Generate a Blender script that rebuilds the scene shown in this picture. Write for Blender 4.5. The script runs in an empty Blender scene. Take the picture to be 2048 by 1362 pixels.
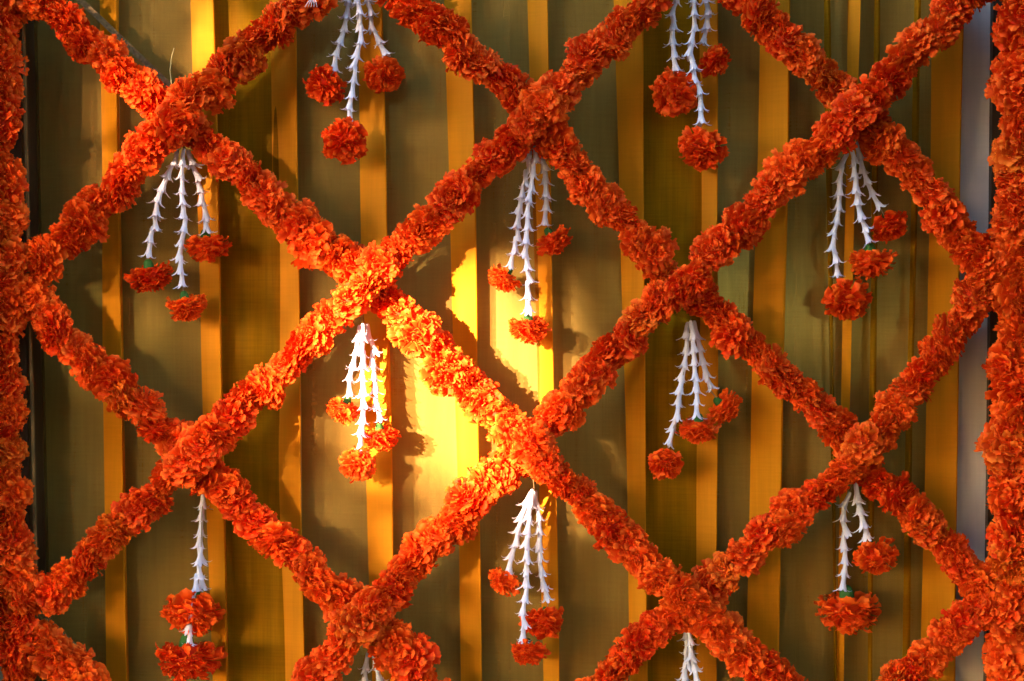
import bpy, math, random
import numpy as np
from mathutils import Vector, Matrix, Quaternion

random.seed(7)
R = math.radians
scene = bpy.context.scene
C = scene.collection

# ------------------------------------------------------------------ scale
S = 0.00072                      # metres per photograph pixel on the garland plane (y = 0)
ZC = 1.55                        # height of the picture centre above the ground
LENS = 50.0
D = LENS / 36.0 * 2048 * S       # camera distance to the garland plane

def P(px, py, y=0.0):
    """point of the decorated wall at depth y that stands at this place of the panel"""
    k = (D + y) / D
    return Vector(((px - 1024) * S * k, y, ZC + (681 - py) * S * k))

# ------------------------------------------------------------------ camera
cam_data = bpy.data.cameras.new('camera')
cam = bpy.data.objects.new('camera', cam_data)
C.objects.link(cam)
cam.location = (0, -D, ZC)
cam.rotation_euler = (R(90), 0, 0)
cam_data.lens = LENS
cam_data.sensor_width = 36
cam_data.clip_start = 0.05
cam_data.clip_end = 500
cam_data.dof.use_dof = True
cam_data.dof.focus_distance = D - 0.01
cam_data.dof.aperture_fstop = 5.0
scene.camera = cam

# ------------------------------------------------------------------ light
SUN_DIR = Vector((0.60, 0.78, -0.18)).normalized()      # direction in which sunlight travels
elev = math.asin(-SUN_DIR.z)
SUN_STRENGTH = 5.0
SKY_STRENGTH = 0.15
EXPOSURE = 3.5

world = bpy.data.worlds.new('World')
scene.world = world
world.use_nodes = True
wn = world.node_tree.nodes
wl = world.node_tree.links
wn.clear()
wo = wn.new('ShaderNodeOutputWorld')
bg = wn.new('ShaderNodeBackground')
sky = wn.new('ShaderNodeTexSky')
sky.sky_type = 'NISHITA'
sky.sun_disc = False
sky.sun_elevation = elev
to_sun = -SUN_DIR
sky.sun_rotation = math.atan2(to_sun.x, to_sun.y)
sky.air_density = 1.0
sky.dust_density = 0.4
sky.ozone_density = 2.0
bg.inputs['Strength'].default_value = SKY_STRENGTH
wl.new(sky.outputs[0], bg.inputs[0])
wl.new(bg.outputs[0], wo.inputs[0])

sd = bpy.data.lights.new('sun', 'SUN')
sd.energy = SUN_STRENGTH
sd.angle = R(0.53)
sd.color = (1.0, 0.71, 0.50)
sun = bpy.data.objects.new('sun', sd)
C.objects.link(sun)
sun.location = (-6, -8, 6)
sun.rotation_euler = SUN_DIR.to_track_quat('-Z', 'Y').to_euler()

vs = scene.view_settings
vs.view_transform = 'Standard'
vs.look = 'None'
vs.gamma = 1.0
vs.exposure = EXPOSURE
vs.use_curve_mapping = False
scene.cycles.use_denoising = True
scene.cycles.max_bounces = 8
scene.cycles.diffuse_bounces = 4
scene.cycles.transmission_bounces = 4
scene.cycles.transparent_max_bounces = 16
scene.cycles.caustics_reflective = False
scene.cycles.caustics_refractive = False

# ------------------------------------------------------------------ helpers
def mesh_from(name, verts, faces, mat=None, smooth=True, tone=None):
    me = bpy.data.meshes.new(name)
    me.from_pydata([tuple(v) for v in verts], [], faces)
    if tone is not None:
        at = me.attributes.new('tone', 'FLOAT', 'POINT')
        at.data.foreach_set('value', np.asarray(tone, dtype=np.float32))
    if smooth:
        me.polygons.foreach_set('use_smooth', [True] * len(me.polygons))
    if mat:
        me.materials.append(mat)
    me.update()
    return me

def link(name, me, parent=None, loc=(0, 0, 0), rot=None, scale=None):
    o = bpy.data.objects.new(name, me)
    C.objects.link(o)
    if parent is not None:
        o.parent = parent
    o.location = loc
    if rot is not None:
        o.rotation_mode = 'QUATERNION'
        o.rotation_quaternion = rot
    if scale is not None:
        o.scale = scale if hasattr(scale, '__len__') else (scale,) * 3
    return o

def thing(name, label, cat, loc=(0, 0, 0), group=None, me=None):
    o = bpy.data.objects.new(name, me)
    C.objects.link(o)
    o.location = loc
    if me is None:
        o.empty_display_size = 0.03
    o['label'] = label
    o['category'] = cat
    if group:
        o['group'] = group
    return o

def catmull(pts, step):
    """evenly spaced points along a smooth line through pts"""
    pts = [Vector(p) for p in pts]
    ext = [pts[0] * 2 - pts[1]] + pts + [pts[-1] * 2 - pts[-2]]
    dense = []
    for i in range(1, len(ext) - 2):
        p0, p1, p2, p3 = ext[i - 1], ext[i], ext[i + 1], ext[i + 2]
        for k in range(12):
            t = k / 12
            dense.append(0.5 * ((2 * p1) + (p2 - p0) * t + (2 * p0 - 5 * p1 + 4 * p2 - p3) * t * t
                                + (3 * p1 - p0 - 3 * p2 + p3) * t ** 3))
    dense.append(pts[-1])
    out = [dense[0].copy()]
    acc = 0.0
    for a, b in zip(dense, dense[1:]):
        seg = (b - a).length
        pos = 0.0
        while seg > 1e-9 and acc + (seg - pos) >= step:
            pos += step - acc
            out.append(a.lerp(b, pos / seg))
            acc = 0.0
        acc += seg - pos
    return out

def tube(pts, rad, n=6):
    verts, faces = [], []
    m = len(pts)
    for i, p in enumerate(pts):
        t = (pts[min(i + 1, m - 1)] - pts[max(i - 1, 0)]).normalized()
        a = t.cross(Vector((0, 1, 0.01))).normalized()
        b = t.cross(a)
        r = rad[i] if hasattr(rad, '__len__') else rad
        for k in range(n):
            an = 2 * math.pi * k / n
            verts.append(p + (a * math.cos(an) + b * math.sin(an)) * r)
    for i in range(m - 1):
        for k in range(n):
            faces.append((i * n + k, i * n + (k + 1) % n, (i + 1) * n + (k + 1) % n, (i + 1) * n + k))
    faces.append(tuple(range(n))[::-1])
    faces.append(tuple((m - 1) * n + k for k in range(n)))
    return verts, faces

def box(x0, x1, y0, y1, z0, z1, bev=0.0):
    import bmesh
    bm = bmesh.new()
    bmesh.ops.create_cube(bm, size=1)
    for v in bm.verts:
        v.co = Vector(((x0 + x1) / 2 + v.co.x * (x1 - x0), (y0 + y1) / 2 + v.co.y * (y1 - y0),
                       (z0 + z1) / 2 + v.co.z * (z1 - z0)))
    if bev:
        bmesh.ops.bevel(bm, geom=bm.edges[:], offset=bev, segments=2, affect='EDGES')
    me = bpy.data.meshes.new('box')
    bm.to_mesh(me)
    bm.free()
    return me

# ------------------------------------------------------------------ materials
def nt(name):
    m = bpy.data.materials.new(name)
    m.use_nodes = True
    m.node_tree.nodes.clear()
    return m, m.node_tree.nodes, m.node_tree.links

def mix_rgb(N, L, fac, a, b):
    x = N.new('ShaderNodeMix')
    x.data_type = 'RGBA'
    for sock, val in ((x.inputs[0], fac), (x.inputs[6], a), (x.inputs[7], b)):
        if isinstance(val, (int, float)):
            sock.default_value = val
        elif isinstance(val, tuple):
            sock.default_value = (*val, 1)
        else:
            L.new(val, sock)
    return x.outputs[2]

def math_node(N, L, op, a, b=None):
    x = N.new('ShaderNodeMath')
    x.operation = op
    for sock, val in zip(x.inputs, (a, b)):
        if val is None:
            continue
        if isinstance(val, (int, float)):
            sock.default_value = val
        else:
            L.new(val, sock)
    return x.outputs[0]

def petal_material(name, deep, light, transl=0.3):
    m, N, L = nt(name)
    out = N.new('ShaderNodeOutputMaterial')
    at = N.new('ShaderNodeAttribute')
    at.attribute_name = 'tone'
    oi = N.new('ShaderNodeObjectInfo')
    f = math_node(N, L, 'MULTIPLY_ADD', at.outputs['Fac'], 0.80)
    f.node.inputs[2].default_value = 0.0
    g = math_node(N, L, 'MULTIPLY', oi.outputs['Random'], 0.34)
    f = math_node(N, L, 'ADD', f, g)
    col = mix_rgb(N, L, f, deep, light)
    pb = N.new('ShaderNodeBsdfPrincipled')
    L.new(col, pb.inputs['Base Color'])
    pb.inputs['Roughness'].default_value = 0.55
    pb.inputs['Specular IOR Level'].default_value = 0.08
    tl = N.new('ShaderNodeBsdfTranslucent')
    L.new(col, tl.inputs['Color'])
    mx = N.new('ShaderNodeMixShader')
    mx.inputs[0].default_value = transl
    L.new(pb.outputs[0], mx.inputs[1])
    L.new(tl.outputs[0], mx.inputs[2])
    L.new(mx.outputs[0], out.inputs[0])
    return m

def plain(name, col, rough=0.6, spec=0.3, var=0.25, scale=40.0, stretch=(1, 1, 1), col2=None, bump=0.0, coat=0.0):
    m, N, L = nt(name)
    out = N.new('ShaderNodeOutputMaterial')
    tc = N.new('ShaderNodeTexCoord')
    mp = N.new('ShaderNodeMapping')
    mp.inputs['Scale'].default_value = stretch
    L.new(tc.outputs['Object'], mp.inputs[0])
    no = N.new('ShaderNodeTexNoise')
    no.inputs['Scale'].default_value = scale
    no.inputs['Detail'].default_value = 6
    L.new(mp.outputs[0], no.inputs['Vector'])
    c2 = col2 or tuple(c * (1 - var) for c in col)
    cr = N.new('ShaderNodeValToRGB')
    cr.color_ramp.elements[0].position = 0.32
    cr.color_ramp.elements[1].position = 0.68
    cr.color_ramp.elements[0].color = (*c2, 1)
    cr.color_ramp.elements[1].color = (*col, 1)
    L.new(no.outputs[0], cr.inputs[0])
    pb = N.new('ShaderNodeBsdfPrincipled')
    L.new(cr.outputs[0], pb.inputs['Base Color'])
    pb.inputs['Roughness'].default_value = rough
    pb.inputs['Specular IOR Level'].default_value = spec
    pb.inputs['Coat Weight'].default_value = coat
    pb.inputs['Coat Roughness'].default_value = 0.12
    if bump:
        b = N.new('ShaderNodeBump')
        b.inputs['Strength'].default_value = bump
        b.inputs['Distance'].default_value = 0.002
        L.new(no.outputs[0], b.inputs['Height'])
        L.new(b.outputs[0], pb.inputs['Normal'])
    L.new(pb.outputs[0], out.inputs[0])
    return m

def fabric(name, col, tint, cover, weave=0.12, transl=0.35, sheen=0.0):
    """woven cloth: threads (diffuse + translucent) with open gaps between them"""
    m, N, L = nt(name)
    out = N.new('ShaderNodeOutputMaterial')
    tc = N.new('ShaderNodeTexCoord')
    def noise(sc, scale, detail=3):
        mp = N.new('ShaderNodeMapping')
        mp.inputs['Scale'].default_value = sc
        L.new(tc.outputs['Object'], mp.inputs[0])
        n = N.new('ShaderNodeTexNoise')
        n.inputs['Scale'].default_value = scale
        n.inputs['Detail'].default_value = detail
        L.new(mp.outputs[0], n.inputs['Vector'])
        return n.outputs[0]
    warp = noise((1, 0.02, 0.03), 420, 2)       # vertical threads
    weft = noise((0.05, 0.02, 1), 380, 2)       # horizontal threads
    slub = noise((1, 0.02, 0.05), 70, 5)        # uneven yarn in long streaks
    soft = noise((1, 1, 0.35), 9, 3)            # uneven dye
    w = math_node(N, L, 'ADD', warp, weft)
    w = math_node(N, L, 'ADD', w, math_node(N, L, 'MULTIPLY_ADD', slub, 2.2))
    w.node.inputs[1].links[0].from_node.inputs[2].default_value = -0.6
    w = math_node(N, L, 'MULTIPLY_ADD', w, weave)
    w.node.inputs[2].default_value = -1.5 * weave
    cov = math_node(N, L, 'ADD', w, cover)
    cov.node.use_clamp = True
    dark = tuple(c * 0.72 for c in col)
    cc = mix_rgb(N, L, soft, dark, tuple(min(1, c * 1.18) for c in col))
    wf = math_node(N, L, 'MULTIPLY_ADD', w, 2.2)
    wf.node.inputs[2].default_value = 0.5
    wf.node.use_clamp = True
    cc = mix_rgb(N, L, wf, mix_rgb(N, L, 0.78, (0, 0, 0), cc), cc)
    df = N.new('ShaderNodeBsdfPrincipled')
    df.inputs['Roughness'].default_value = 0.55
    df.inputs['Specular IOR Level'].default_value = 0.06
    df.inputs['Sheen Weight'].default_value = sheen
    df.inputs['Sheen Tint'].default_value = (1.0, 0.75, 0.3, 1)
    L.new(cc, df.inputs['Base Color'])
    tl = N.new('ShaderNodeBsdfTranslucent')
    L.new(cc, tl.inputs['Color'])
    mx = N.new('ShaderNodeMixShader')
    mx.inputs[0].default_value = transl
    L.new(df.outputs[0], mx.inputs[1])
    L.new(tl.outputs[0], mx.inputs[2])
    tr = N.new('ShaderNodeBsdfTransparent')
    tr.inputs['Color'].default_value = (*tint, 1)
    m2 = N.new('ShaderNodeMixShader')
    L.new(cov, m2.inputs[0])
    L.new(tr.outputs[0], m2.inputs[1])
    L.new(mx.outputs[0], m2.inputs[2])
    L.new(m2.outputs[0], out.inputs[0])
    return m

M = {}
M['petal'] = petal_material('marigold petals', (0.72, 0.009, 0.0001), (0.98, 0.16, 0.012), 0.20)
M['petal_faded'] = petal_material('faded marigold petals', (0.60, 0.02, 0.001), (0.90, 0.19, 0.012), 0.18)
M['calyx'] = plain('marigold calyx', (0.05, 0.16, 0.03), 0.75, 0.12, 0.5, 300, (1, 1, 0.2))
M['tuberose'] = petal_material('tuberose', (0.74, 0.70, 0.82), (0.85, 0.82, 0.91), 0.22)
M['thread'] = plain('cotton thread', (0.42, 0.33, 0.2), 0.8, 0.1, 0.3, 500)
M['sheer'] = fabric('sheer yellow organza', (0.66, 0.38, 0.075), (0.58, 0.53, 0.30), 0.25, 0.16, 0.4)
M['dense'] = fabric('doubled yellow organza', (0.60, 0.26, 0.003), (0.5, 0.42, 0.08), 0.42, 0.16, 0.35)
M['stripe'] = fabric('golden satin', (0.88, 0.31, 0.008), (0.6, 0.4, 0.05), 0.90, 0.10, 0.25, 0.0)
M['grey'] = fabric('grey beige cotton', (0.84, 0.74, 0.64), (0.5, 0.45, 0.35), 0.95, 0.08, 0.1)
M['board'] = plain('grey beige board', (0.64, 0.52, 0.37), 0.10, 1.0, 0.08, 14, (1, 1, 0.2), coat=1.0)
M['wood'] = plain('dark stained wood', (0.055, 0.026, 0.010), 0.45, 0.4, 0.5, 30, (6, 6, 0.3), bump=0.3)
M['slat'] = plain('raw wood', (0.30, 0.17, 0.06), 0.7, 0.2, 0.55, 60, (4, 4, 4), bump=0.4)
M['tan_edge'] = plain('tan edge', (0.26, 0.14, 0.04), 0.5, 0.4, 0.7, 70, (1, 1, 0.4))
M['leaf'] = plain('tree leaves', (0.06, 0.11, 0.02), 0.5, 0.3, 0.4, 3)
M['bark'] = plain('bark', (0.11, 0.08, 0.05), 0.9, 0.1, 0.5, 12, (3, 3, 0.5), bump=0.6)
M['ground'] = plain('trodden earth', (0.08, 0.06, 0.04), 0.95, 0.1, 0.35, 2.5)
M['straw'] = plain('dry straw', (0.55, 0.42, 0.16), 0.6, 0.3, 0.2, 200)

# ------------------------------------------------------------------ the setting
g = 120.0
ground = link('ground', mesh_from('ground', [(-g, -g, 0), (g, -g, 0), (g, g, 0), (-g, g, 0)], [(0, 1, 2, 3)], M['ground'], False))
ground['kind'] = 'structure'

# the glossy board that closes the back of the panel
Y_BOARD = 0.084
b0, b1 = P(-60, 1600, Y_BOARD), P(2110, -260, Y_BOARD)
me = box(b0.x, b1.x, Y_BOARD, Y_BOARD + 0.02, 0.0, b1.z, 0.002)
me.materials.append(M['board'])
thing('backing_board', 'plain grey beige board showing in a strip past the yellow curtain edge', 'board', me=me)

# unseen side walls just past the border garlands, added to darken the panel edges
for nm, xa, xb, yf in (('shade_wall_left', -95, -130, -0.16), ('shade_wall_right', 2125, 2160, -0.32)):
    q0, q1 = P(min(xa, xb), 0), P(max(xa, xb), 0)
    me = box(q0.x, q1.x, yf, Y_BOARD + 0.02, 0.0, 3.2, 0.004)
    me.materials.append(M['wood'])
    link(nm, me)['kind'] = 'structure'

# ------------------------------------------------------------------ curtain
Y_CLOTH = 0.054
curtain = thing('curtain', 'sheer yellow curtain with golden satin stripes hanging behind the flower lattice', 'curtain',
                P(1024, -250, Y_CLOTH + 0.01))
TOPY, BOTY = -250, 1600

def lerp(a, b, t):
    return a + (b - a) * t

def sheet(name, xl, xr, yfun, mat, nx=14, nz=40, xfun=None):
    """vertical strip of cloth; xl and xr are (top, bottom) pixel positions at y 0 and 1362"""
    verts, faces = [], []
    base = curtain.location
    for j in range(nz + 1):
        py = lerp(TOPY, BOTY, j / nz)
        t = py / 1362
        a = lerp(xl[0], xl[1], t) + 1.6 * math.sin(t * 5.1 + xl[0]) + 0.8 * math.sin(t * 13 + xl[1])
        b = lerp(xr[0], xr[1], t) + 1.6 * math.sin(t * 4.3 + xr[0]) + 0.8 * math.sin(t * 11 + xr[1])
        for i in range(nx + 1):
            u = i / nx
            y = yfun(u, t)
            verts.append(P(lerp(a, b, xfun(u) if xfun else u), py, Y_CLOTH) + Vector((0, y, 0)) - base)
    for j in range(nz):
        for i in range(nx):
            k = j * (nx + 1) + i
            faces.append((k, k + nx + 1, k + nx + 2, k + 1))
    return link(name, mesh_from(name, verts, faces, mat), curtain)

# stripes: left edge (top, bottom), right edge (top, bottom), thickness of the standing edge
STR = [((196, 212), (236, 254)),
       ((378, 424), (428, 458)),
       ((536, 566), (592, 612)),
       ((712, 742), (766, 792)),
       ((890, 922), (943, 966)),
       ((1055, 1088), (1097, 1117)),
       ((1230, 1262), (1283, 1296)),
       ((1390, 1392), (1433, 1434)),
       ((1522, 1494), (1578, 1557)),
       ((1697, 1676), (1717, 1686)),
       ((1866, 1846), (1926, 1906))]
DENSE = {2, 7}                      # panels in which a second width of cloth lies over the first

rng = random.Random(3)
prev = (30, 60)
for i, (xl, xr) in enumerate(STR):
    ph, ph2, am = rng.uniform(0, 6), rng.uniform(0, 6), rng.uniform(0.6, 1.3)
    wob = 2.2 if i >= 9 else 1.0
    def ysheer(u, t, ph=ph, ph2=ph2, am=am, wob=wob):
        y = 0.014 - 0.006 * u
        y += 0.007 * math.exp(-(u / 0.07) ** 2)
        y += am * wob * 0.0032 * math.sin(u * (6.5 + 4 * (wob - 1)) + ph + 0.7 * math.sin(t * 2.1 + ph2))
        y += wob * 0.0014 * math.sin(u * 15 + ph2 + t * 1.2)
        return y
    sheet('sheer_panel', (prev[0] - 9, prev[1] - 9), (xr[0] - 5, xr[1] - 5), ysheer,
          M['dense'] if i in DENSE else M['sheer'], 36)
    def ystripe(u, t, ph=ph, ph2=ph2):
        # flat golden face, then the pleat turns back towards the board
        f = min(1, u / 0.72)
        y = 0.006 - 0.013 * f ** 1.4 + 0.0008 * math.sin(3 * f + ph + t * 3) + 0.0006 * math.sin(t * 9 + ph2)
        if u > 0.72:
            y += 0.023 * ((u - 0.72) / 0.28)
        return y
    def xstripe(u):
        return min(1, u / 0.72) if u < 0.73 else 1 - 0.10 * ((u - 0.72) / 0.28)
    sheet('satin_stripe', xl, xr, ystripe, M['stripe'], 18, 40, xstripe)
    prev = (xr[0], xr[1])
# soft standing folds that catch light in the cloth next to the bare board
for (a0, a1, w) in ((1748, 1736, 12), (1829, 1806, 14), (1650, 1668, 10)):
    def yfold(u, t):
        return 0.004 - 0.006 * math.sin(math.pi * u)
    sheet('standing_fold', (a0, a1), (a0 + w, a1 + w), yfold, M['dense'], 8)

sheet('plain_edge_strip', (1880, 1862), (2000, 1986), lambda u, t: 0.018 + 0.001 * math.sin(t * 5 + u * 2), M['grey'], 8)

# ------------------------------------------------------------------ frame and lattice
frame = thing('lattice_frame', 'dark wooden frame with thin crossed battens that carries the garlands', 'frame', P(-10, 1600, 0.05))
def frame_part(name, me, mat):
    me.materials.append(mat)
    for v in me.vertices:
        v.co = v.co - frame.location
    me.update()
    return link(name, me, frame)
def slanted_box(p_top, p_bot, half_w, y0, y1, bev):
    me = box(-half_w, half_w, y0, y1, 0, 1, 0)
    L_ = p_bot - p_top
    for v in me.vertices:
        t = 1 - v.co.z
        q = p_top + L_ * t
        perp = Vector((L_.z, 0, -L_.x)).normalized()
        x = v.co.x
        v.co = Vector((q.x, 0, q.z)) + perp * x + Vector((0, v.co.y, 0))
    me.update()
    return me
frame_part('post', slanted_box(P(12, -250, .02), P(52, 1600, .02), 0.020, 0.004, 0.083, 0), M['wood'])
frame_part('post', slanted_box(P(2030, -250, .06), P(2010, 1600, .06), 0.030, 0.060, 0.080, 0), M['wood'])
frame_part('tan_edge_line', slanted_box(P(42, -250, .006), P(84, 1600, .006), 0.0016, 0.000, 0.006, 0), M['tan_edge'])  # thin tan line along the post edge

SL = [((100, -58), (368, 199)), ((375, 250), (1480, 1302)), ((770, -50), (1990, 1180)), ((1440, -70), (2020, 550)),
      ((20, 555), (860, 1362)), ((-10, 1140), (215, 1362)),
      ((660, -40), (30, 570)), ((1350, -40), (20, 1245)), ((1960, -20), (600, 1380)),
      ((2015, 525), (1712, 908)), ((1712, 908), (1180, 1388)), ((2020, 1180), (1760, 1380))]
for i, (a, b) in enumerate(SL):
    y0 = 0.030 + (0.007 if i >= 6 else 0.0)
    frame_part('batten', slanted_box(P(*a, y0), P(*b, y0), 0.0042, y0, y0 + 0.006, 0), M['slat'])

# ------------------------------------------------------------------ marigold
def bloom_mesh(seed, n=150, thmax=2.0, pole=0.74, rag=1.0):
    r = random.Random(seed)
    V, F, T = [], [], []
    nu, nv = 6, 6
    ga = math.pi * (3 - math.sqrt(5))
    cmin = math.cos(thmax)
    lump = [(Vector((r.gauss(0, 1), r.gauss(0, 1), r.gauss(0, 1))).normalized(), r.uniform(-.10, .12)) for _ in range(7)]
    for i in range(n):
        t = (i + 0.5) / n
        ct = 1 - (1 - cmin) * t
        th = math.acos(max(-1, min(1, ct))) + r.gauss(0, 0.06)
        phi = i * ga + r.gauss(0, 0.12)
        st, ct = math.sin(th), math.cos(th)
        d = Vector((st * math.cos(phi), st * math.sin(phi), ct))
        e = Vector((ct * math.cos(phi), ct * math.sin(phi), -st))
        s = d.cross(e)
        tw = r.gauss(0, 0.45 * rag)
        e2 = e * math.cos(tw) + s * math.sin(tw)
        s2 = d.cross(e2)
        rad = pole + (1 - pole) * min(1, abs(st)) ** 1.2
        if th > 1.7:
            rad *= 1 - 0.25 * (th - 1.7)
        for ld, la in lump:
            c = max(0, d.dot(ld))
            rad *= 1 + la * c ** 3
        rad *= r.uniform(0.76, 1.06)
        w = r.uniform(0.14, 0.23) * (0.72 + 0.28 * abs(st))
        cup = r.uniform(-0.5, 0.55)
        ph, ph2 = r.uniform(0, 6.3), r.uniform(0, 6.3)
        kk = r.uniform(1.3, 2.7)
        ruf = r.uniform(0.025, 0.07)
        rho = r.uniform(0.08, 0.17)
        arc = r.uniform(0.05, 1.35) * min(1.15, rag)
        tone = min(1, max(0, r.gauss(0.45, 0.24)))
        r0 = 0.36 * rad
        r1 = rad - 0.09
        base = len(V)
        for v, wv in ((0, .30), (.34, .55), (.56, .9), (.72, 1.10), (.87, 1.12), (1.0, .86)):
            rr = r0 + (r1 - r0) * min(1, v / 0.56)
            al = arc * max(0, v - 0.56) / 0.44
            tg = d * math.cos(al) + e2 * math.sin(al)
            nm = e2 * math.cos(al) - d * math.sin(al)
            if arc > 0.05 and v > 0.56:
                ctr = d * (rr + rho * math.sin(al) * 1.25) + e2 * (rho * (1 - math.cos(al)) * 1.5)
            else:
                ctr = d * rr
            for k in range(nu):
                u = -1 + 2 * k / (nu - 1)
                p = ctr + s2 * (u * w * wv) + nm * (cup * u * u * w * v)
                p += nm * (ruf * v * v * math.sin(kk * math.pi * u + ph))
                if v > 0.8:
                    p -= tg * ((0.085 * u * u + 0.022 * math.sin(2.5 * math.pi * u + ph2)) * (v - 0.74) / 0.26)
                V.append(p)
                T.append(0.10 + (0.35 + tone) * v ** 2.2 - 0.05)
        for j in range(nv - 1):
            for k in range(nu - 1):
                a = base + j * nu + k
                F.append((a, a + 1, a + nu + 1, a + nu))
    # fleshy core on which the petals sit
    base = len(V)
    ns, nr = 12, 7
    for j in range(nr):
        th = math.pi * j / (nr - 1)
        for k in range(ns):
            a = 2 * math.pi * k / ns
            V.append(Vector((0.52 * math.sin(th) * math.cos(a), 0.52 * math.sin(th) * math.sin(a), 0.44 * math.cos(th) + 0.02)))
            T.append(0.1)
    for j in range(nr - 1):
        for k in range(ns):
            F.append((base + j * ns + k, base + (j + 1) * ns + k, base + (j + 1) * ns + (k + 1) % ns, base + j * ns + (k + 1) % ns))
    return mesh_from('marigold', V, F, M['petal'], True, T)

BLOOM = [bloom_mesh(100 + k, n=random.randint(145, 190), thmax=2.6, pole=random.uniform(0.74, 0.9)) for k in range(12)]
HEAD = [bloom_mesh(300 + k, n=random.randint(115, 150), thmax=2.08, pole=random.uniform(0.74, 0.88), rag=1.15) for k in range(8)]

def calyx_mesh():
    V, F = [], []
    prof = [(0.10, 0.05), (0.24, -0.10), (0.30, -0.30), (0.27, -0.52), (0.20, -0.68), (0.12, -0.74), (0.03, -0.75)]
    n = 20
    for j, (rr, z) in enumerate(prof):
        for k in range(n):
            a = 2 * math.pi * k / n
            q = rr * (1 + (0.07 if k % 4 == 0 else -0.02))
            V.append((q * math.cos(a), q * math.sin(a), z))
    for j in range(len(prof) - 1):
        for k in range(n):
            F.append((j * n + k, j * n + (k + 1) % n, (j + 1) * n + (k + 1) % n, (j + 1) * n + k))
    return mesh_from('calyx', V, F, M['calyx'])
CALYX = calyx_mesh()

def rand_spin(axis, r):
    q = Vector(axis).normalized().to_track_quat('Z', 'Y')
    return q @ Quaternion((0, 0, 1), r.uniform(0, 6.28))

# ------------------------------------------------------------------ garlands
SLASH_X = [(365, 242), (1065, 228), (1715, 218), (730, 572), (1385, 585), (395, 907), (1075, 905), (1715, 905),
           (735, 1238), (1380, 1196)]
OVER = {(1380, 1196): 'back', (1075, 905): 'back'}      # crossings where the falling strand lies on top

def garland(label, pts, kind, rpx=47, step=43, seed=0, calyx_at=()):
    r = random.Random(seed)
    def depth(px, py):
        if kind == 'border':
            return -0.012
        y = 0.0
        for q in SLASH_X:
            dd = math.hypot(px - q[0], py - q[1])
            top = (kind == 'rise') != (OVER.get(q) == 'back')
            y += (-0.027 if top else 0.016) * math.exp(-(dd / 75) ** 2)
        return y
    path = catmull([(x, z, 0) for x, z in pts], step)
    w = [P(p.x, p.y, depth(p.x, p.y)) for p in path]
    top = max(w, key=lambda v: v.z)
    e = thing('marigold_garland', label, 'garland', top, 'marigold garlands of the lattice')
    v, f = tube([q - top for q in w], 0.0011, 5)
    link('thread', mesh_from('thread', v, f, M['thread']), e)
    for i, q in enumerate(w):
        t = (w[min(i + 1, len(w) - 1)] - w[max(i - 1, 0)]).normalized()
        side = t.cross(Vector((0, 1, 0))).normalized()
        front = Vector((0, -1, 0))
        al = r.gauss(0, 0.75)
        ax = front * math.cos(al) + side * math.sin(al) + t * r.gauss(0, 0.45)
        ax.normalize()
        rad = 0.95 * rpx * S * min(1.15, max(0.86, r.gauss(0.99, 0.08)))
        off = ax * (0.10 * rad) + side * r.gauss(0, 0.075) * rad + t * r.gauss(0, 0.08) * rad
        sc = (rad * r.uniform(0.93, 1.07), rad * r.uniform(0.93, 1.07), rad * r.uniform(0.86, 1.02))
        rot = rand_spin(ax, r)
        m = link('marigold', r.choice(BLOOM), e, q - top + off, rot, sc)
        if r.random() < 0.07:
            m.material_slots[0].link = 'OBJECT'
            m.material_slots[0].material = M['petal_faded']
        for cq in calyx_at:
            if (path[i] - Vector((*cq, 0))).length < step * 0.52:
                ca = Vector((cq[0] - path[i].x, 0, path[i].y - cq[1])) * 0.02 + Vector((0, -1, 0))
                pos = P(cq[0], cq[1], -0.014) - top
                link('calyx', CALYX, e, pos, rand_spin(Vector((r.uniform(-.5, .5), 0.5, r.uniform(-.6, .6))), r), rad * 0.6)
                break
    return e

FALL = 'fall'
RISE = 'rise'
d1 = [(40, -35), (105, 18), (165, 72), (235, 130), (295, 190), (365, 245), (430, 300), (500, 365), (560, 420), (622, 468), (680, 522),
      (735, 578), (795, 622), (850, 682), (910, 745), (970, 810), (1030, 865), (1080, 912), (1135, 972), (1200, 1030), (1260, 1085),
      (1312, 1140), (1375, 1196), (1430, 1250), (1480, 1300), (1550, 1362), (1610, 1415)]
d2 = [(770, -60), (830, 15), (882, 62), (935, 108), (988, 155), (1035, 200), (1072, 238), (1112, 290), (1150, 340), (1190, 390),
      (1238, 442), (1285, 495), (1332, 545), (1385, 590), (1440, 640), (1500, 700), (1560, 755), (1618, 805), (1670, 852), (1715, 905),
      (1760, 960), (1810, 1010), (1860, 1065), (1910, 1112), (1962, 1165)]
d3 = [(1455, -50), (1512, 28), (1558, 75), (1600, 112), (1645, 155), (1690, 200), (1730, 240), (1775, 290), (1820, 342), (1860, 398),
      (1900, 450), (1945, 500), (1990, 545)]
d4 = [(60, 590), (112, 645), (152, 695), (200, 745), (250, 790), (305, 840), (355, 880), (400, 930), (450, 975), (500, 1030), (560, 1085),
      (620, 1140), (675, 1192), (730, 1240), (785, 1292), (835, 1342), (885, 1400)]
d5 = [(20, 1215), (75, 1275), (130, 1325), (190, 1385)]
e1 = [(650, -45), (600, 15), (550, 60), (495, 110), (440, 160), (390, 200), (345, 245), (300, 292), (255, 345), (210, 395), (160, 440),
      (122, 490), (75, 535)]
e2 = [(1345, -45), (1292, 8), (1250, 50), (1202, 97), (1160, 150), (1110, 195), (1058, 242), (1010, 290), (960, 340), (910, 390), (855, 440),
      (800, 492), (752, 545), (700, 612), (642, 662), (590, 718), (535, 770), (488, 820), (435, 862), (390, 910), (340, 960), (290, 1005),
      (235, 1055), (180, 1105), (130, 1160), (80, 1205)]
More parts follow.
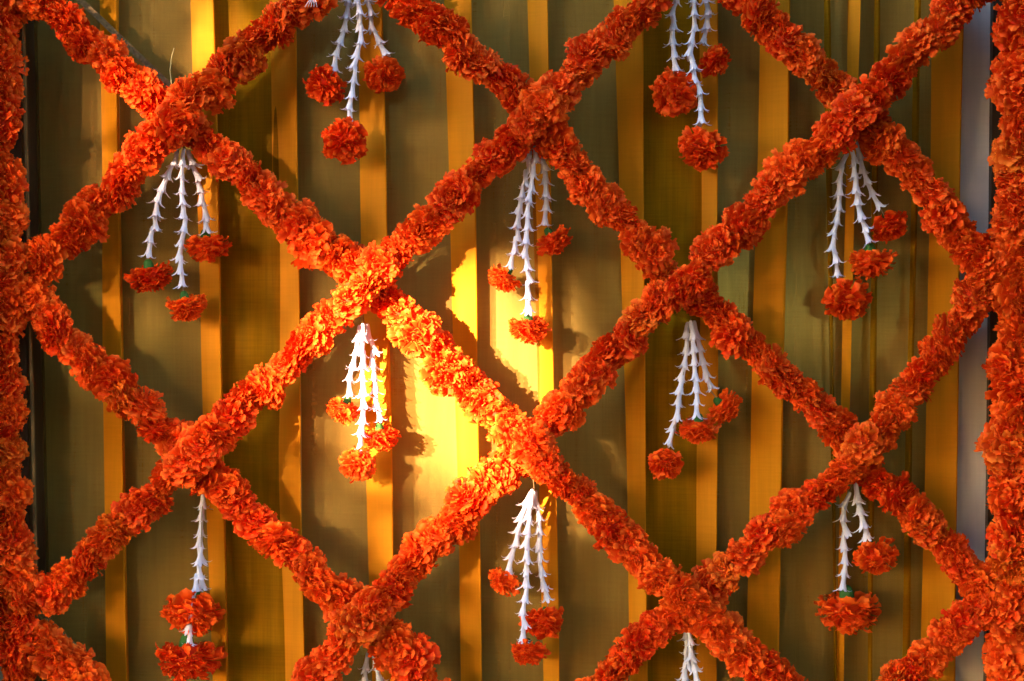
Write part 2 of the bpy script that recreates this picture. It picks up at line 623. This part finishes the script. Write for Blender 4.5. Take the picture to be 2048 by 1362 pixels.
e3 = [(1965, -45), (1900, 30), (1850, 82), (1800, 130), (1755, 178), (1712, 225), (1660, 270), (1605, 322), (1555, 378), (1500, 430),
      (1440, 488), (1388, 548), (1330, 602), (1280, 655), (1225, 710), (1170, 765), (1120, 820), (1070, 880), (1018, 938), (962, 985),
      (918, 1038), (870, 1082), (820, 1130), (770, 1180), (725, 1232), (690, 1290), (640, 1345), (595, 1400)]
e4 = [(2005, 530), (1960, 590), (1910, 650), (1870, 710), (1830, 770), (1790, 820), (1740, 875), (1698, 928), (1640, 972), (1590, 1020),
      (1540, 1070), (1490, 1112), (1440, 1152), (1388, 1196), (1325, 1242), (1270, 1290), (1220, 1340), (1175, 1395)]
e5 = [(2000, 1190), (1935, 1248), (1880, 1290), (1820, 1335), (1760, 1395)]
bl = [(-8, -40), (-4, 100), (0, 250), (4, 400), (14, 500), (10, 640), (12, 760), (18, 880), (26, 1000), (28, 1120), (40, 1230), (30, 1400)]
br = [(2046, -40), (2044, 150), (2039, 320), (2032, 480), (2030, 640), (2032, 800), (2028, 960), (2024, 1100), (2022, 1240), (2028, 1400)]

garland('long orange marigold garland with the brightest sunlit stretch, falling past the sunlit white tassel', d1, FALL, 49, 46, 1)
garland('marigold garland falling from above the sun-touched tassel to the crossing with the two-string tassel', d2, FALL, 47, 46, 2)
garland('short orange marigold garland falling to the red right border beside the thin folded curtain stripe', d3, FALL, 47, 46, 3)
garland('orange marigold garland falling from the dark wooden post past the two stacked pompoms', d4, FALL, 50, 46, 4)
garland('stub of marigold garland leaving the foot of the post-side border', d5, FALL, 48, 42, 5)
garland('orange marigold garland rising over the bare wooden batten with a straw stuck in it', e1, RISE, 49, 46, 6)
garland('orange marigold garland rising from the post, lying over the crossing of the sunlit tassel', e2, RISE, 47, 46, 7, [(1040, 420)])
garland('longest rising marigold garland, ending at the grey board strip above', e3, RISE, 47, 46, 8)
garland('orange marigold garland rising to the grey board strip over the two-string tassel', e4, RISE, 46, 46, 9)
garland('short marigold garland rising to the foot of the border beside the grey board strip', e5, RISE, 49, 46, 10, [(1940, 1200)])
garland('upright marigold border garland in front of the dark wooden post', bl, 'border', 46, 43, 11, [(62, 585)])
garland('upright marigold border garland next to the grey board strip', br, 'border', 57, 45, 12)

# ------------------------------------------------------------------ tuberose
def tuberose_mesh(seed):
    r = random.Random(seed)
    V, F, T = [], [], []
    n = 10
    curve = r.uniform(-0.04, 0.04)
    prof = [(0.10, 0.24), (0.155, 0.14), (0.168, -0.05), (0.175, -0.35), (0.20, -0.60), (0.25, -0.78)]
    for j, (rr, z) in enumerate(prof):
        for k in range(n):
            a = 2 * math.pi * k / n
            V.append(Vector((rr * math.cos(a) + curve * math.sin(3 * z), rr * math.sin(a), z)))
            T.append(0.6)
    for j in range(len(prof) - 1):
        for k in range(n):
            F.append((j * n + k, j * n + (k + 1) % n, (j + 1) * n + (k + 1) % n, (j + 1) * n + k))
    F.append(tuple(range(n))[::-1])
    nl = 6
    a0 = r.uniform(0, 6.28)
    for q in range(nl):
        a = a0 + 2 * math.pi * q / nl + r.gauss(0, 0.12)
        out = Vector((math.cos(a), math.sin(a), 0))
        tan = Vector((-math.sin(a), math.cos(a), 0))
        ln = r.uniform(0.55, 1.3)
        curl = r.uniform(-0.2, 1.0)
        prof2 = [(0.205, -0.60), (0.25, -0.80), (0.33, -0.97), (0.36 + 0.14 * ln, -1.10 + 0.05 * curl),
                 (0.36 + 0.26 * ln, -1.16 + 0.16 * curl), (0.36 + 0.35 * ln, -1.18 + 0.28 * curl)]
        wid = [0.14, 0.155, 0.14, 0.105, 0.06, 0.008]
        b = len(V)
        for (rr, z), w in zip(prof2, wid):
            for u in (-1, 0, 1):
                V.append(out * (rr - 0.035 * abs(u)) + tan * (u * w) + Vector((0, 0, z - 0.03 * abs(u))))
                T.append(0.75)
        for j in range(len(prof2) - 1):
            for k in range(2):
                x = b + j * 3 + k
                F.append((x, x + 1, x + 4, x + 3))
    return mesh_from('tuberose', V, F, M['tuberose'], True, T)
TUBE = [tuberose_mesh(500 + k) for k in range(12)]

STEP = 27.0
def tassel(label, tie, strings, seed):
    """tie: pixel of the knot; strings: (polyline, [(cx, cy, r, axis or None)])"""
    r = random.Random(seed)
    YT = 0.012
    o = P(*tie, YT)
    e = thing('tuberose_tassel', label, 'tassel', o, 'white tuberose tassels hung from the crossings')
    v, f = tube([P(tie[0] + dx, tie[1] + dy, YT) - o for dx, dy in ((-2, -26), (0, -12), (1, 0), (3, 8))], 0.0009, 5)
    link('hook', mesh_from('hook', v, f, M['slat']), e)
    for si, (pl, heads) in enumerate(strings):
        ys = YT + (0.0, -0.009, 0.004)[si % 3]
        path = catmull([(x, y, 0) for x, y in pl], STEP)
        end = Vector((*pl[-1], 0))
        pts = [P(p.x, p.y, ys + 0.006 * i / max(1, len(path))) for i, p in enumerate(path)] + [P(end.x, end.y, ys + 0.006)]
        chain = [o] + [p for p in pts]
        for (cx, cy, rp, ax) in heads:
            chain.append(P(cx, cy, ys + 0.006))
        v, f = tube([p - o for p in chain], 0.0007, 5)
        st = link('string', mesh_from('string', v, f, M['thread']), e)
        n = len(path)
        for i in range(n):
            p = pts[i]
            nx = pts[i + 1] if i + 1 < len(pts) else p + (p - pts[i - 1])
            dr = (nx - p)
            if dr.length < STEP * S * 0.45:
                if i == n - 1 and i > 0:
                    continue
                dr = pts[i] - pts[i - 1]
            dr.normalize()
            dr += Vector((r.gauss(0, 0.10), r.gauss(0, 0.10), r.gauss(0, 0.03)))
            q = (-dr).normalized().to_track_quat('Z', 'Y') @ Quaternion((0, 0, 1), r.uniform(0, 6.28))
            k = STEP * S * r.uniform(0.86, 1.1)
            link('tuberose', r.choice(TUBE), st, p - o, q, (k, k, STEP * S * r.uniform(0.93, 1.12)))
        for (cx, cy, rp, ax) in heads:
            rad = 0.92 * rp * S
            a = Vector(ax) if ax else Vector((r.uniform(-.35, .35), -0.42, -0.9))
            a.normalize()
            c = P(cx, cy, ys + 0.010)
            rot = rand_spin(a, r)
            link('marigold', r.choice(HEAD), st, c - o + a * (0.10 * rad), rot, (rad * 1.06, rad * 1.06, rad * 1.0))
            link('calyx', CALYX, st, c - o + a * (0.10 * rad), rot, (rad * 0.85, rad * 0.85, rad * 1.02))
    return e

FW = (0.1, -0.95, -0.3)         # facing out of the wall
tassel('white tuberose tassel with two pompoms level at either side of its middle string',
       (718, -60), [([(706, -45), (698, 0), (690, 50), (676, 98), (664, 136)], [(655, 168, 44, (-0.5, -0.6, -0.6))]),
                    ([(717, -50), (716, 0), (722, 60), (712, 130), (703, 190), (697, 238)], [(691, 280, 49, (0.1, -0.8, -0.55))]),
                    ([(728, -48), (736, 0), (745, 50), (756, 82), (768, 108)], [(766, 148, 43, (0.3, -0.6, -0.7))])], 21)
tassel('white tuberose tassel with two large pompoms and one small one tucked behind its middle string',
       (1392, -60), [([(1366, -45), (1352, 0), (1345, 50), (1347, 98), (1347, 138)], [(1349, 185, 51, FW)]),
                     ([(1390, -50), (1388, 0), (1388, 60), (1382, 110), (1392, 155), (1402, 200), (1396, 250)], [(1405, 292, 52, None)]),
                     ([(1402, -48), (1412, 0), (1415, 42), (1408, 84)], [(1428, 118, 35, (0.6, -0.5, -0.4))])], 22)
tassel('white tuberose tassel hung under the straw, strings splayed wide with two green-topped pompoms',
       (366, 290), [([(354, 305), (336, 350), (318, 388), (308, 440), (296, 516)], [(300, 546, 46, (0.15, 0.12, -1))]),
                    ([(367, 303), (365, 350), (363, 390), (371, 440), (362, 500), (366, 580)], [(372, 606, 41, (0.2, 0.12, -1))]),
                    ([(377, 306), (390, 345), (405, 390), (411, 452)], [(413, 486, 47, (0.1, 0.0, -1))])], 23)
tassel('white tuberose tassel whose longest string ends in a sun-touched pompom by the bright patch',
       (1070, 280), [([(1063, 293), (1050, 350), (1040, 410), (1034, 460), (1022, 525)], [(1011, 553, 35, (-0.45, 0.05, -0.7))]),
                     ([(1070, 298), (1062, 370), (1055, 430), (1053, 500), (1055, 570), (1057, 614)], [(1056, 650, 43, (0, 0.12, -1))]),
                     ([(1075, 288), (1088, 330), (1092, 380), (1091, 440)], [(1104, 476, 39, (0.5, 0.05, -0.8))])], 24)
tassel('white tuberose tassel with three shaded pompoms hanging before the thin folded curtain stripe',
       (1709, 285), [([(1692, 312), (1680, 360), (1677, 430), (1667, 490), (1679, 556)], [(1690, 596, 51, (0.15, -0.75, -0.6))]),
                     ([(1704, 302), (1714, 370), (1718, 420), (1736, 480)], [(1743, 516, 49, (0.1, 0.0, -1))]),
                     ([(1714, 290), (1730, 350), (1745, 388), (1763, 420)], [(1776, 448, 40, (0.3, -0.5, -0.8))])], 25)
tassel('brightly sunlit white tuberose tassel with pompoms throwing sharp shadows on the cream-lit curtain',
       (727, 645), [([(719, 656), (712, 700), (700, 750), (697, 794)], [(689, 814, 37, (-0.4, 0.05, -0.9))]),
                    ([(726, 653), (727, 720), (725, 770), (727, 830), (718, 890)], [(715, 925, 38, FW)]),
                    ([(735, 653), (745, 700), (750, 760), (757, 840)], [(760, 869, 39, (0.1, 0.05, -1))])], 26)
tassel('tuberose tassel with two touching pompoms and a lower one swung aside on a long string',
       (1381, 638), [([(1375, 650), (1372, 720), (1362, 770), (1354, 830), (1336, 890)], [(1331, 923, 38, (-0.1, -0.7, -0.6))]),
                     ([(1382, 648), (1388, 720), (1393, 780), (1393, 826)], [(1397, 852, 42, (0, 0.15, -1))]),
                     ([(1389, 648), (1403, 710), (1413, 755), (1424, 785)], [(1445, 811, 37, (0.7, 0.1, -0.6))])], 27)
tassel('single-looking tuberose string with two big pompoms stacked one under the other',
       (405, 978), [([(406, 988), (402, 1050), (398, 1110), (401, 1150), (406, 1186)], [(386, 1216, 61, (-0.1, -0.6, -0.8))]),
                    ([(402, 1100), (393, 1150), (388, 1200), (380, 1262), (378, 1280)], [(375, 1308, 66, (0.05, -0.1, -0.9))])], 28)
tassel('white tuberose tassel of three even strings with one pompom half behind the outer string',
       (1067, 975), [([(1060, 988), (1042, 1040), (1030, 1090), (1016, 1138)], [(1010, 1156, 38, (-0.4, -0.3, -0.7))]),
                     ([(1064, 985), (1058, 1050), (1053, 1120), (1053, 1180), (1044, 1222), (1050, 1272)], [(1056, 1299, 37, (0, -0.5, -0.9))]),
                     ([(1071, 987), (1080, 1060), (1078, 1120), (1096, 1206)], [(1090, 1238, 43, (0, -0.6, -0.8))])], 29)
tassel('two-string tuberose tassel with one very broad pompom and a rounder one above it',
       (1708, 965), [([(1698, 990), (1685, 1030), (1690, 1090), (1690, 1140), (1684, 1182)], [(1694, 1210, 66, (0.05, 0.0, -0.95))]),
                     ([(1712, 973), (1720, 1020), (1730, 1050), (1738, 1078)], [(1748, 1108, 48, (0.15, -0.65, -0.75))])], 30)
tassel('tuberose tassel showing only its two spread tops where the frame cuts it off',
       (738, 1300), [([(735, 1310), (728, 1350), (722, 1400), (716, 1450)], [(714, 1480, 42, None)]),
                     ([(746, 1308), (758, 1350), (764, 1400), (768, 1440)], [(770, 1470, 42, None)])], 31)
tassel('tuberose tassel of two close overlapping strings, its pompoms out of the picture',
       (1374, 1240), [([(1372, 1250), (1372, 1300), (1368, 1362), (1362, 1430)], [(1360, 1460, 42, None)]),
                      ([(1378, 1262), (1385, 1320), (1397, 1370), (1402, 1420)], [(1404, 1450, 42, None)])], 32)

# ------------------------------------------------------------------ small things
pts = [P(x, y, -0.02) for x, y in ((349, 190), (343, 168), (340, 140), (343, 115), (348, 96))]
v, f = tube(pts, [0.0009, 0.0008, 0.0007, 0.0006, 0.0004], 5)
thing('straw', 'thin pale curved straw sticking up from a garland crossing', 'straw', me=mesh_from('straw', v, f, M['straw']))
o = P(628, -4, -0.045)
vv, ff = [], []
tuft = thing('thread_tuft', 'tuft of pale loose thread ends on top of an orange garland', 'thread', o)
for k in range(5):
    pts = [P(628, -8, -0.045) - o, P(624 + (k - 2) * 4, 4, -0.049) - o, P(622 + (k - 2) * 6, 14, -0.046) - o]
    v, f = tube(pts, 0.0006, 4)
    link('strand', mesh_from('strand', v, f, M['tuberose'], True, [0.3] * len(v)), tuft)
pts = [P(x, y, 0.03) for x, y in ((585, 395), (598, 408), (612, 404))]
v, f = tube(pts, 0.0008, 5)
thing('twig', 'tiny dark twig poking out of a garland against the curtain', 'twig', me=mesh_from('twig', v, f, M['wood']))
pts = [P(x, y, 0.028) for x, y in ((120, 1262), (150, 1292), (185, 1325), (230, 1372))]
v, f = tube(pts, 0.0011, 5)
thing('cord', 'pale taut cord beside the garland stub at the foot of the post', 'cord', me=mesh_from('cord', v, f, M['thread']))

# ------------------------------------------------------------------ the tree that dapples the sunlight
def sun_through(px, py):
    """share of sunlight that passes the crown towards this place of the panel"""
    def g_(cx, cy, sx, sy, a, p=2.0, rot=0.0):
        dx, dy = px - cx, py - cy
        c, s = math.cos(rot), math.sin(rot)
        u, v = (dx * c + dy * s) / sx, (-dx * s + dy * c) / sy
        return a * math.exp(-((u * u + v * v) ** (p / 2)))
    m = 0.010 + 0.05 / (1 + math.exp((px - 1000) / 60))
    m += g_(925, 795, 275, 180, 1.5, 2.6, 0.75)
    m += g_(740, 840, 330, 330, 0.08)
    m += g_(735, 710, 130, 150, 0.42, 2.2)
    m += g_(960, 640, 120, 110, 0.22)
    m += g_(560, 780, 110, 80, 0.16)
    m += g_(800, 1000, 260, 130, 0.14)
    m += g_(112, 230, 40, 200, 0.45, 3)
    m += g_(300, 280, 70, 90, 0.38)
    m += g_(335, 40, 75, 90, 0.45, 3)
    m += g_(140, 10, 50, 50, 0.35)
    m += g_(505, 225, 22, 45, 0.30)
    m += g_(500, 325, 30, 30, 0.35)
    m += g_(365, 365, 45, 50, 0.22)
    m += g_(400, 675, 20, 50, 0.25)
    m += g_(515, 1255, 25, 28, 0.25)
    m += g_(420, 1220, 16, 14, 0.25)
    m += g_(135, 620, 22, 90, 0.16)
    m *= 0.04 + 0.96 / (1 + math.exp((px - 1095) / 22))        # leaves thickened on this side to suppress stray sun flecks
    return min(1.0, m)

TREE_D = 9.0
plane_c = np.array(P(1024, 681, 0.0))
sdv = np.array(SUN_DIR)
nr_ = np.random.default_rng(5)
tr = random.Random(11)

def ball(n):
    p = nr_.normal(size=(n, 3))
    p /= np.linalg.norm(p, axis=1)[:, None]
    return p * nr_.random(n)[:, None] ** (1 / 3)

def on_panel(p):
    """where the sunlight that passes p meets the garland plane, in panel pixels"""
    q = p + sdv[None, :] * ((0.0 - p[:, 1]) / sdv[1])[:, None]
    return q[:, 0] / S + 1024, 681 - (q[:, 2] - ZC) / S

def leaves(p, l0, l1, w0, w1):
    n = len(p)
    n1 = nr_.normal(size=(n, 3)); n1 /= np.linalg.norm(n1, axis=1)[:, None]
    n2 = np.cross(n1, nr_.normal(size=(n, 3))); n2 /= np.linalg.norm(n2, axis=1)[:, None]
    n3 = np.cross(n1, n2)
    ln = nr_.uniform(l0, l1, n)[:, None]
    wd = nr_.uniform(w0, w1, n)[:, None]
    lift = n1 * wd * 0.3
    return np.stack([p - n2 * ln, p + n3 * wd + lift, p + n2 * ln, p - n3 * wd + lift], axis=1).reshape(-1, 3)

# sprays the sun shines through, leaf gaps shaped to place the sun patches
right = np.array(Vector((SUN_DIR.y, -SUN_DIR.x, 0)).normalized())
up = np.cross(right, sdv)
if up[2] < 0:
    up = -up
near_c = plane_c - sdv * TREE_D
b_ = ball(120000)
near = near_c + b_[:, :1] * right * 1.9 + b_[:, 1:2] * up * 1.6 + b_[:, 2:] * sdv * 0.85
qx, qy = on_panel(near)
mm = np.array([sun_through(x, y) for x, y in zip(qx, qy)])
near = near[nr_.random(len(near)) < np.minimum(1, -np.log(np.maximum(mm, 0.006)) / 4.2)]
v_near = leaves(near, 0.022, 0.034, 0.010, 0.016)
# the rest of the crown, broadened to block skylight: limbs of denser and thinner foliage
crown_c = np.array((0.0, -9.3, 5.0))
b_ = ball(210000)
far = crown_c + b_ * np.array((10.0, 5.4, 4.8))
clump = (np.sin(far[:, 0] * 2.1 + 1) + np.sin(far[:, 1] * 2.6 + 2) + np.sin(far[:, 2] * 2.9) + 1.2 * np.sin(far[:, 0] * 0.9 + far[:, 2] * 1.3))
qx, qy = on_panel(far)
beam = (qx > -330) & (qx < 2380) & (qy > -330) & (qy < 1700)
keep = (~beam) & (clump + nr_.normal(size=len(far)) * 0.7 > -0.6)
far = far[keep]
v_far = leaves(far, 0.055, 0.10, 0.028, 0.05)
allv = np.concatenate([v_near, v_far])
nf = len(allv) // 4
cm = bpy.data.meshes.new('crown')
cm.vertices.add(len(allv))
cm.loops.add(nf * 4)
cm.polygons.add(nf)
base = Vector((-2.6, -9.4, 0))
cm.vertices.foreach_set('co', (allv - np.array(base)).astype(np.float32).ravel())
cm.loops.foreach_set('vertex_index', np.arange(nf * 4, dtype=np.int32))
cm.polygons.foreach_set('loop_start', np.arange(0, nf * 4, 4, dtype=np.int32))
cm.materials.append(M['leaf'])
cm.update(calc_edges=True)
tree = thing('shade_tree', 'broad leafy tree whose crown dapples the sunlight falling on the flowers', 'tree', base)
link('crown', cm, tree)
tp = [base, base + Vector((0.05, 0.0, 1.2)), base + Vector((-0.1, 0.05, 2.4)), base + Vector((0.1, 0.1, 3.8))]
v, f = tube([p - base for p in tp], [0.32, 0.24, 0.20, 0.14], 12)
tk = link('trunk', mesh_from('trunk', v, f, M['bark']), tree)
for k in range(14):
    s0 = tp[-1 if k % 2 else -2]
    e_ = Vector(crown_c) + Vector((tr.uniform(-6, 6), tr.uniform(-3.5, 2.0), tr.uniform(0.4, 3.6)))
    md = s0.lerp(e_, 0.5) + Vector((0, 0, 0.35))
    v, f = tube([s0 - base, md - base, e_ - base], [0.10, 0.055, 0.012], 7)
    link('limb', mesh_from('limb', v, f, M['bark']), tk)
